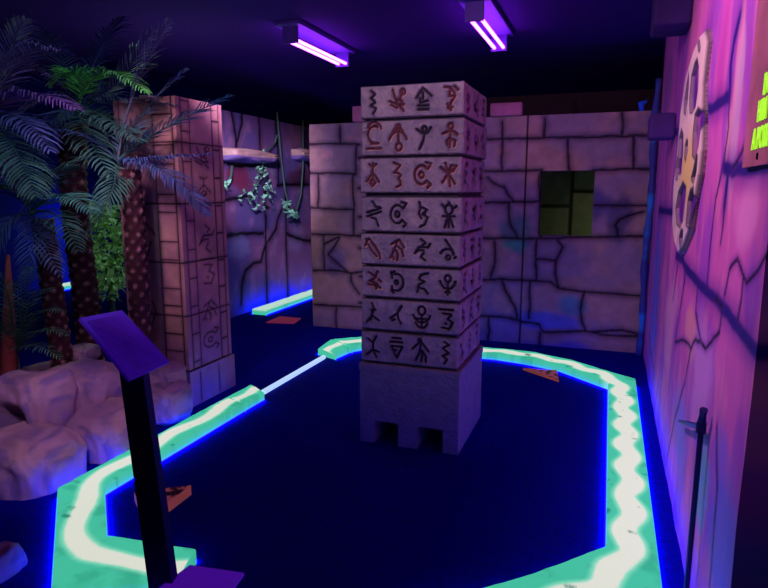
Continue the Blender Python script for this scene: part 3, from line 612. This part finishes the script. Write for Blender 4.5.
palm('palm_tree', 'dim palm crown reaching in from the top left corner', 2.95, [(-22, 420), (-24, 330), (-24, 200), (-22, 130)], 22, (-14, 120),
     [(20, 60, 60, 50, 2.9, '6a5a90', .22, 38, .9), (25, 95, 75, 108, 2.9, '7a50a0', .22, 38, .9), (15, 115, 50, 150, 2.8, '5a60a8', .2, 34, .8), (5, 60, 25, 20, 3.0, '50508a', .2, 34, .6), (15, 150, 35, 195, 2.7, GR, .2, 34, .7)], 4)
# small ground palm
g0 = onY(18, 372, 3.0); g0.z = 0; gp = empty('ground_palm', g0, 'small bushy fan of green fronds low at the left edge behind the boulders', 'plant')
gc = onY(14, 358, 3.0)
for k, (mx, my, tx, ty) in enumerate([(32, 318, 62, 312), (34, 332, 66, 335), (30, 305, 50, 290), (24, 300, 30, 268), (10, 305, 0, 275), (30, 345, 60, 358), (5, 330, -12, 310)]):
    tip = onY(tx, ty, 2.85); ctrl = onY(mx, my, 2.9)*2-(gc+tip)*.5; frond(gc, ctrl, tip, .1, 24, '5a8a70', gp, 900+k, .3, .005)
b = MB(); b.tube([g0, gc], .03, 8); b.col = S('3a3040'); b.build('stem', M['vine'], gp)
# post at left edge
b = MB(); P = [onY(6, 400, 2.95), onY(9, 330, 2.95), onY(8, 255, 2.95)]; P[0].z = 0
b.col = S('c05a58'); b.tube(P, [.07, .045, .012], 10)
tag(b.build('pointed_stake', M['rock'], paint=True, smooth=True), 'reddish pointed stake standing at the left edge among the fronds', 'stake')

# ------------------------------------------------------------ leafy things
def leaves(mb, pts, size, colr, seed, dirv=None):
    r = random.Random(seed)
    for p in pts:
        a = Vector((r.uniform(-1, 1), r.uniform(-1, .2), r.uniform(-1, .3))).normalized(); s = size*r.uniform(.6, 1.3)
        w = a.cross(Vector((r.random(), r.random(), r.random()))).normalized(); f = r.uniform(.35, 1.8); mb.col = tuple(x*f for x in S(colr))
        n = a.cross(w)*s*.12
        mb.add([p, p+a*s*.4+w*s*.3+n, p+a*s, p+a*s*.4-w*s*.3+n], [(0, 1, 2, 3)])
r = random.Random(3)
c = onY(108, 250, 5.2); pts = []
for i in range(900):
    v = Vector((r.gauss(0, 1), r.gauss(0, 1), r.gauss(0, 1))).normalized()*r.uniform(.6, 1)
    pts.append(c+Vector((v.x*.32, v.y*.3, v.z*.55)))
sb0 = Vector((c.x, c.y, 0)); sh = empty('leafy_shrub', sb0, 'leafy green shrub dimly lit between the palm trunks and the painted pillar', 'shrub')
mb = MB(); leaves(mb, pts, .1, '9ad080', 5); mb.build('foliage', M['leaf'], sh, paint=True)
mb = MB(); mb.tube([sb0, c-Vector((0, 0, .1))], [.04, .02], 8); [mb.tube([c-Vector((0, 0, .5)), c+Vector((dx, dy, .3))], [.015, .006], 5) for dx, dy in ((.2, 0), (-.2, .1), (.05, -.2))]
mb.build('stem', M['vine'], sh)
# stone ledges on the left mural wall
def ledge(px0, px1, py, hz, dep, seed, label):
    P0 = onX(px0, py, LX); P1 = onX(px1, py, LX); n = 40; bm = bmesh.new(); bmesh.ops.create_cube(bm, size=1)
    bmesh.ops.subdivide_edges(bm, edges=bm.edges[:], cuts=9, use_grid_fill=True)
    V = np.array([v.co[:] for v in bm.verts]); fc = [[v.index for v in f.verts] for f in bm.faces]; bm.free()
    L = P1.y-P0.y; nn = fbm(V[:, 1]*4+seed, V[:, 2]*2+V[:, 0], 2, seed)-.5
    rnd_ = 1-.35*np.abs(V[:, 0]+.5)**3-.25*(np.abs(V[:, 1])*2)**6
    X = (V[:, 0]+.5)*dep*(1+.4*nn)+LX; Y = (V[:, 1]+.5)*L+P0.y; Z = V[:, 2]*hz*rnd_*(1+.5*nn)+(P0.z+P1.z)/2
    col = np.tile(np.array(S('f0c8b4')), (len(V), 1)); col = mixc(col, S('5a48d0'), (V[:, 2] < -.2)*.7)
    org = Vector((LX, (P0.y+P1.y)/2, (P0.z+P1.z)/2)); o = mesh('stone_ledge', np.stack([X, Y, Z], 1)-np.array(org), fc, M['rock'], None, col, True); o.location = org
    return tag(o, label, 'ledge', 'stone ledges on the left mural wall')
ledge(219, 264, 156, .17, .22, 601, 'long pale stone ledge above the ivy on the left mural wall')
ledge(291, 307, 155, .17, .2, 602, 'short shadowed stone ledge by the far end of the left mural wall')
def vine(pxs, r_, name, label, lf, lsize, seed, nleaf):
    P = [onX(x, y, LX+.07+.03*(i % 2)) for i, (x, y) in enumerate(pxs)]
    root = empty(name, P[0], label, 'vine'); b = MB(); pts = []
    for i in range(len(P)-1): pts += [P[i].lerp(P[i+1], k/4) for k in range(4)]
    pts.append(P[-1]); b.tube(pts, r_, 6); b.build('stem', M['vine'], root, smooth=True)
    rr = random.Random(seed); L = []
    for x, y, s in lf:
        for k in range(nleaf): L.append(onX(x+rr.gauss(0, s), y+rr.gauss(0, s), LX+.08+rr.random()*.15))
    b = MB(); leaves(b, L, lsize, '9ae8b8', seed); b.build('leaves', M['leaf'], root, paint=True)
vine([(263, 158), (262, 175), (255, 188), (248, 200)], .012, 'ivy_cluster', 'bushy ivy cluster hanging under the long stone ledge', [(263, 174, 4), (269, 186, 3.5), (258, 186, 4), (249, 195, 4), (264, 168, 3), (260, 204, 3), (268, 196, 3.5)], .075, 55, 11)
vine([(277, 112), (279, 135), (282, 165), (285, 190), (290, 208), (296, 212), (301, 195), (303, 165), (303, 120)], .014, 'hanging_vine', 'long looping vine hanging down the far part of the left mural wall', [(291, 210, 1.8), (295, 213, 1.8), (287, 202, 1.6)], .09, 12, 16)
vine([(216, 178), (222, 185), (228, 184), (231, 176), (232, 166)], .018, 'hanging_vine', 'short curled pale vine below the left end of the long ledge', [(222, 184, 1.5), (226, 184, 1.5)], .07, 13, 14)
vine([(262, 152), (268, 150), (275, 143), (277, 135)], .012, 'hanging_vine', 'thin vine strand reaching up from the long ledge tip', [(265, 151, 1)], .06, 14, 4)

# blocks on top of the back wall
def rblock(name, a, col, label, cat, mt='rock', ch=.02, group=None):
    org = Vector(((a[0]+a[1])/2, (a[2]+a[3])/2, a[4])); b = MB(); b.col = S(col); b.box(*a, ch)
    b.v = [tuple(Vector(v)-org) for v in b.v]; o = b.build(name, M[mt], paint=True); o.location = org; return tag(o, label, cat, group)
rblock('stone_block', (-1.20, -.88, 6.34, 6.52, 2.33, 2.46), 'b4698c', 'pink stone block on the back wall right of the carved pillar', 'block', group='blocks on top of the back wall')
rblock('stone_block', (-2.71, -2.52, 6.34, 6.52, 2.33, 2.50), 'b4698c', 'pink stone block on the back wall left of the carved pillar', 'block', group='blocks on top of the back wall')
rblock('stone_block', (.215, .382, 4.70, 4.95, 1.95, 2.12), '52307e', 'small purple block jutting from the right mural wall near the corner', 'block')
rblock('wall_speaker', (.17, .382, 4.15, 4.5, 2.56, 2.86), '3a2468', 'larger dark purple box high on the right mural wall near the ceiling', 'speaker')
b = MB(); p = onY(645, 101, 6.35); b.col = S('2040d0'); b.tube([(p.x-.02, 6.42, 2.33), (p.x-.03, 6.42, 2.40), (p.x+.02, 6.42, 2.42)], [.02, .03, .012], 8)
tag(b.build('blue_knob', M['brick'], paint=True, smooth=True), 'tiny blue knob on top of the back wall at its right end', 'knob')

# ------------------------------------------------------------ round carved medallion on the right wall
def k6(pts): return [rw(x/4.14+660, y/4.14+18) for x, y in pts]
def k7(pts): return [rw(x/3.92+640, y/3.92+150) for x, y in pts]
OUT = [rw(*p) for p in [(706, 33), (699, 49), (691, 74), (685, 115), (682, 153), (678, 188), (677, 226), (679, 244), (683, 255), (687, 250), (695, 229), (700, 201), (705, 175), (707.6, 150), (708.5, 120), (708, 100), (708.5, 85), (711, 62), (713.5, 40), (711, 28)]]
HO = [k6(p) for p in [[(180, 170), (168, 190), (155, 240), (147, 330), (148, 385), (160, 385), (174, 360), (183, 300), (187, 210)],
     [(143, 230), (133, 280), (124, 340), (122, 385), (130, 395), (137, 350), (142, 290)], [(185, 376), (170, 405), (163, 470), (160, 560), (172, 580), (188, 520), (200, 430), (198, 388)],
     [(110, 462), (100, 500), (95, 588), (98, 640), (110, 640), (118, 560), (119, 485)], [(134, 505), (127, 530), (125, 570), (131, 590), (139, 550), (140, 515)], [(181, 90), (186, 130), (194, 128), (190, 100)]]]
HO += [k7(p) for p in [[(190, 128), (170, 170), (160, 230), (165, 285), (180, 300), (192, 270), (200, 200), (204, 150)], [(236, 150), (222, 160), (212, 200), (205, 290), (214, 300), (226, 240), (236, 190)],
      [(247, 20), (236, 70), (226, 110), (236, 125), (248, 80), (252, 30)], [(183, 315), (176, 345), (180, 380), (190, 350), (192, 320)], [(166, 30), (160, 70), (160, 110), (168, 112), (174, 70), (174, 35)]]]
def inside(x, y, poly):
    r = np.zeros(x.shape, bool); n = len(poly)
    for i in range(n):
        (x1_, y1_), (x2_, y2_) = poly[i], poly[(i+1) % n]
        if y1_ == y2_: continue
        r ^= ((y1_ > y) != (y2_ > y)) & (x < (x2_-x1_)*(y-y1_)/(y2_-y1_)+x1_)
    return r
def sdf(x, y, poly):
    D = sdist(x, y, [poly+[poly[0]]], .5); return np.where(inside(x, y, poly), -D, D)
def medallion():
    us = [p[0] for p in OUT]; vs = [p[1] for p in OUT]; u0, u1, v0, v1 = min(us)-.01, max(us)+.01, min(vs)-.01, max(vs)+.01
    nu, nv = int((u1-u0)/.0045), int((v1-v0)/.0045)
    uu, vv = np.meshgrid(np.linspace(u0, u1, nu), np.linspace(v0, v1, nv)); u = uu.ravel(); v = vv.ravel()
    so = sdf(u, v, OUT); hd = np.full(u.shape, 9.)
    for h_ in HO: hd = np.minimum(hd, sdf(u, v, h_))
    holes = 1-sst(-.006, .004, hd)
    d = .028-.02*holes-.016*sst(-.02, 0., so)
    n = fbm(u, v, 6, 700); col = np.tile(np.array(S('f0dcc4')), (len(u), 1)); col = mixc(col, S('c0a0b8'), sst(.5, .68, n)*.6)
    cu, cv = rw(693, 172); col = mixc(col, S('ead878'), 1-sst(.05, .30, np.hypot((u-cu)*.6, v-cv)))
    col = mixc(col, S('5a2288'), holes); col = mixc(col, S('c868b0'), holes*sst(.5, .7, fbm(u*3, v, 5, 710))*.6)
    col = mixc(col, S('240c3c'), np.exp(-((hd-.006)/.008)**2)*.9); col = mixc(col, S('2a1040'), np.exp(-((so+.004)/.010)**2)*.9)
    so2 = so.reshape(nv, nu); gv, gu = np.gradient(so2, (v1-v0)/(nv-1), (u1-u0)/(nu-1)); mv = (so > -.0022) & (so < .02)
    u = np.where(mv, u-so*gu.ravel(), u); v = np.where(mv, v-so*gv.ravel(), v)
    fr = np.stack([RX-d, RY1-u, v], 1)
    idx = np.arange(nu*nv).reshape(nv, nu); q = np.stack([idx[:-1, :-1], idx[:-1, 1:], idx[1:, 1:], idx[1:, :-1]], -1).reshape(-1, 4)
    q = q[(so[q] < .0046).all(1)]; cnt = {}
    for a, b in np.concatenate([q[:, [0, 1]], q[:, [1, 2]], q[:, [2, 3]], q[:, [3, 0]]]).tolist():
        k = (min(a, b), max(a, b)); cnt[k] = None if k in cnt else (a, b)
    be = [e for e in cnt.values() if e]; n0 = len(fr); bk = fr.copy(); bk[:, 0] = RX+.002
    faces = q.tolist()+[[b, a, a+n0, b+n0] for a, b in be]
    org = np.array([RX, RY1-(u0+u1)/2, (v0+v1)/2]); V = np.concatenate([fr, bk])-org; Cc = np.concatenate([col, col])
    used = sorted({i for f in faces for i in f}); mp = {i: k for k, i in enumerate(used)}
    o = mesh('wall_medallion', V[used], [[mp[i] for i in f] for f in faces], M['mural'], None, Cc[used]); o.location = org
    tag(o, 'large leaning oval tan openwork medallion on the magenta mural wall', 'medallion')
medallion()

# ------------------------------------------------------------ lime lettered sign
sg = empty('wall_sign', (RX, 1.98, 1.66), 'brown wall sign with lime green lettering at the right edge of the wall', 'sign')
b = MB(); b.box(RX-.014, RX-.006, 1.82, 2.155, 1.665, 2.16, .002); b.build('board', material('brown sign board', (.42, .13, .18), rough=.7, var=.3), sg)
def text(s, y, z, h, parent, cond=.75):
    cu = bpy.data.curves.new('t', 'FONT'); cu.body = s; cu.size = h/.7; cu.extrude = .002; cu.offset = h*.012; cu.align_x = 'LEFT'
    to = bpy.data.objects.new('t', cu); C.objects.link(to)
    dg = bpy.context.evaluated_depsgraph_get(); me = bpy.data.meshes.new_from_object(to.evaluated_get(dg)); bpy.data.objects.remove(to)
    # text runs towards the camera side (-Y), faces -X
    R = Matrix(((0, 0, -1), (-cond, 0, 0), (0, 1, 0))).to_4x4(); me.transform(R); me.materials.clear(); me.materials.append(M['lime'])
    o = bpy.data.objects.new('lettering', me); C.objects.link(o); o.parent = parent
    o.location = Vector((RX-.017, y, z))-parent_world(parent); return o
for s, px, py in (('A POSS', 751.5, 150), ('HIM', 757, 122), ('IN', 763, 95)):
    P = onX(px, py, RX-.017); P2 = onX(px, py-20, RX-.017); text(s, P.y, P.z, P2.z-P.z, sg)
b = MB(); p = onX(758, 155, RX-.014); b.box(RX-.018, RX-.014, p.y-.003, p.y+.003, p.z-.012, p.z+.006); b.build('screw', M['black'], sg)

# ------------------------------------------------------------ pole with hook by the right wall
HX = RX-.03; pt = onX(702, 405, HX); pm = onX(696, 500, HX); hk = onX(679, 421, HX); ht = onX(700, 424, HX); PYY = (pt.y+pm.y)/2
pl = empty('hook_pole', (HX, PYY, 0), 'thin dark metal pole with a short hook standing against the right mural wall', 'pole')
b = MB(); b.tube([(HX, PYY, 0), (HX, PYY, ht.z+.02)], .010, 8); b.build('shaft', M['metal'], pl)
b = MB(); b.tube([(HX, PYY, ht.z), (HX, (PYY+hk.y)/2, (ht.z+hk.z)/2), (HX, hk.y, hk.z)], [.013, .011, .006], 8); b.build('hook', M['metal'], pl)
b = MB(); b.tube([(HX, PYY, ht.z-.02), (HX, PYY, ht.z+.02)], .017, 8); b.tube([(HX, PYY, ht.z+.02), (HX, PYY-.01, ht.z+.05), (HX, PYY-.02, pt.z)], [.015, .012, .014], 8); b.build('clamp', M['metal'], pl)

# ------------------------------------------------------------ hole sign stand
A, B_, D_, E_ = Vector((-1.89, 1.75, 1.12)), Vector((-1.67, 1.75, .89)), Vector((-1.97, 2.05, 1.09)), Vector((-1.73, 2.05, .88))
A = onY(80, 318, 1.78); B_ = onY(130, 380, 1.78); D_ = onY(122, 310, 2.05); E_ = onY(170, 362, 2.05)
bot = fl(166, 602)+Vector((0, 0, .0)); top = (B_+E_)*.5*.62+(A+D_)*.5*.38; top.z -= .075
st = empty('sign_stand', (bot.x, bot.y, 0), 'black post with a tilted violet rules board in front of the left border', 'sign stand')
N = (B_-A).cross(D_-A).normalized(); N = N if N.z > 0 else -N
b = MB(); vv = [p+N*s for s in (-.012, 0) for p in (A, B_, E_, D_)]; b.add(vv, [(0, 3, 2, 1), (4, 5, 6, 7)]+[(i, (i+1) % 4, 4+(i+1) % 4, 4+i) for i in range(4)]); b.build('board', M['signface'], st)
cen = (A+B_+D_+E_)/4
b = MB(); ins = [cen+(p-cen)*.86 for p in (A, B_, E_, D_)]; vv = [p+N*s for s in (.0005, .002) for p in ins]; b.add(vv, [(0, 3, 2, 1), (4, 5, 6, 7)]+[(i, (i+1) % 4, 4+(i+1) % 4, 4+i) for i in range(4)]); b.build('rules_sheet', material('violet sheet', (.08, .03, .42), rough=.35, var=.6, vscale=5, emit=(.08, .0, .8), estr=.10), st)  # sheet emission likewise imitates reflected blacklight
b = MB(); d = (top-bot).normalized(); w = .05
X_ = Vector((1, .25, 0)).normalized()*w; Y_ = Vector((-.25, 1, 0)).normalized()*w*.5
vv = [p+s1*X_+s2*Y_ for p in (bot, top) for s1, s2 in ((-1, -1), (1, -1), (1, 1), (-1, 1))]
b.add(vv, [(0, 3, 2, 1), (4, 5, 6, 7)]+[(i, (i+1) % 4, 4+(i+1) % 4, 4+i) for i in range(4)]); b.build('post', M['metal'], st)
b = MB(); b.prism([fl(190, 568, .03), fl(244, 575, .03), fl(247, 640, .03), fl(130, 640, .03)][::-1], .0, .03)
q = fl(190, 568, .03)
b = MB(); b.prism([(q.x+.0, 1.52), (fl(245, 588, .075).x, 1.52), (fl(244, 575, .075).x, fl(244, 575, .075).y), (fl(190, 567, .075).x, fl(190, 567, .075).y)], .0715, .085); b.box(-1.55, -1.38, 1.60, 1.80, 0, .0715)
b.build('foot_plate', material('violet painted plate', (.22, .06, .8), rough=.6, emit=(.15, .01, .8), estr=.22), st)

# ------------------------------------------------------------ wooden ball blocks, red mat
def wedge(pp, z, label):
    P = [fl(x, y, z) for x, y in pp]; c = sum(P, Vector())/3; c.z = 0
    root = empty('bumper_block', c, label, 'block', 'triangular bumper blocks on the course')
    # fine painted top with brick marks
    mb = MB(); n = 24; V = []; 
    u = []; 
    for i in range(n+1):
        for j in range(n+1-i): V.append(P[0]+(P[1]-P[0])*(i/n)+(P[2]-P[0])*(j/n))
    V = np.array([v[:] for v in V]); ids = {}; k = 0
    for i in range(n+1):
        for j in range(n+1-i): ids[(i, j)] = k; k += 1
    f = []
    for i in range(n):
        for j in range(n-i):
            f.append([ids[(i, j)], ids[(i+1, j)], ids[(i, j+1)]])
            if j < n-i-1: f.append([ids[(i+1, j)], ids[(i+1, j+1)], ids[(i, j+1)]])
    nn = fbm(V[:, 0], V[:, 1], 30, 801); col = np.tile(np.array(S('e0707c')), (len(V), 1)); col = mixc(col, S('301428'), sst(.55, .62, nn))
    mesh('top', V, f, M['brick'], root, col)
    b = MB(); b.col = S('f07a58'); b.prism([(p.x, p.y) for p in P], 0, z-.001); b.build('side', M['brick'], root, paint=True)
wedge([(134, 492), (191, 485), (147, 518)], .055, 'triangular pink brick bumper block on the floor beside the sign post')
wedge([(523, 368), (557, 370), (559, 380)], .02, 'dim flat triangular bumper block at the back right of the course')
b = MB(); pp = [fl(266, 323), fl(294, 324), fl(301, 319), fl(280, 317)]; b.col = S('d04a70'); c = sum(pp, Vector())/4; b.prism([(p.x, p.y) for p in pp], 0.0, .012)
tag(b.build('tee_mat', M['brick'], paint=True), 'flat red tee mat on the dark floor behind the painted pillar', 'mat')

# ------------------------------------------------------------ blacklight fixtures
def fixture(x, y0, y1, label):
    ym = (y0+y1)/2; L = y1-y0
    root = empty('blacklight_fixture', (x, ym, 3.0), label, 'ceiling light', 'blacklight fixtures on the ceiling')
    b = MB(); b.box(x-.12, x+.12, y0-.06, y1+.06, 2.965, 3.0, .006); b.build('housing', M['housing'], root)
    for s in (-1, 1):
        b = MB(); b.tube([(x+s*.04, y0, 2.86), (x+s*.04, y1, 2.86)], .014, 10); b.build('tube', M['tube'], root)
    for yy in (y0+.01, y1-.01):
        b = MB(); b.box(x-.07, x+.07, yy-.012, yy+.012, 2.83, 2.966); b.build('lamp_holder', M['housing'], root)
fixture(-2.64, 4.86, 5.96, 'left ceiling blacklight with two glowing pink violet tubes')
fixture(-1.03, 4.72, 5.80, 'right ceiling blacklight with two glowing tubes above the carved pillar')

# ------------------------------------------------------------ lights
def area(loc, tgt, size, power, col, sy_=None):
    l = bpy.data.lights.new('lamp', 'AREA'); l.energy = power; l.color = col; l.size = size
    if sy_: l.shape = 'RECTANGLE'; l.size_y = sy_
    o = bpy.data.objects.new('lamp', l); C.objects.link(o); o.location = loc
    o.rotation_euler = (Vector(tgt)-Vector(loc)).to_track_quat('-Z', 'Y').to_euler(); return o
def point(loc, power, col, r_=.05):
    l = bpy.data.lights.new('lamp', 'POINT'); l.energy = power; l.color = col; l.shadow_soft_size = r_
    o = bpy.data.objects.new('lamp', l); C.objects.link(o); o.location = loc; return o
def spot(loc, tgt, power, col, ang, blend=.6, r_=.15):
    l = bpy.data.lights.new('lamp', 'SPOT'); l.energy = power; l.color = col; l.spot_size = math.radians(ang); l.spot_blend = blend; l.shadow_soft_size = r_
    o = bpy.data.objects.new('lamp', l); C.objects.link(o); o.location = loc
    o.rotation_euler = (Vector(tgt)-Vector(loc)).to_track_quat('-Z', 'Y').to_euler(); return o
VI = (.78, .48, 1.)
spot((-1.3, 1.0, 2.9), (-1.1, 3.6, 2.3), 112, (1., .70, 1.), 74, 1.)  # added spots, standing in for blacklights out of view
spot((-1.1, 2.6, 2.9), (.38, 2.9, 2.05), 150, (1., .50, .90), 95, .7)
spot((-.9, .6, 2.6), (.38, 2.7, .5), 36, (.5, .4, 1.), 40, .9)
spot((-2.3, 1.5, 2.9), (-3.0, 3.9, 1.4), 125, (1., .66, .88), 40, .9)
spot((-1.3, .9, 2.6), (-3.0, 2.6, .3), 150, (.85, .54, 1.), 30, .9)
spot((-1.8, 1.3, 2.9), (-3.7, 3.3, 1.75), 60, (.55, .8, 1.), 48, .9)
spot((-1.9, 2.6, 2.93), (-4.4, 7.3, 1.5), 980, (.8, .58, 1.), 26, .8)
spot((-.9, 2.8, 2.93), (-.4, 6.4, 1.5), 44, (.98, .60, 1.), 60, .9)
spot((.25, 6.75, 1.0), (-.5, 7.55, 1.4), 7.5, (.85, 1., .62), 70, .6, .03)  # added hidden green lamp, brightens the stones behind the opening
point((-8.45, 7.85, 1.0), 9, (.02, .05, 1.), .05)  # added blue lamp, makes a local glow on the outer left wall
point((-3.6, 4.7, 2.0), 14, (.55, 1., .6), .04)  # added green lamp to light the shrub

w = bpy.data.worlds.new('w'); bpy.context.scene.world = w; w.use_nodes = True
w.node_tree.nodes['Background'].inputs[0].default_value = (.01, .0, .03, 1); w.node_tree.nodes['Background'].inputs[1].default_value = .3

cam = bpy.data.cameras.new('camera'); co = bpy.data.objects.new('camera', cam); C.objects.link(co)
cam.sensor_width = 36; cam.lens = F*36/768; cam.clip_start = .02; co.location = CAM
co.rotation_euler = FW.to_track_quat('-Z', 'Y').to_euler()
sc = bpy.context.scene; sc.camera = co
sc.view_settings.view_transform = 'Standard'; sc.view_settings.look = 'None'; sc.view_settings.gamma = 1; sc.view_settings.exposure = 0
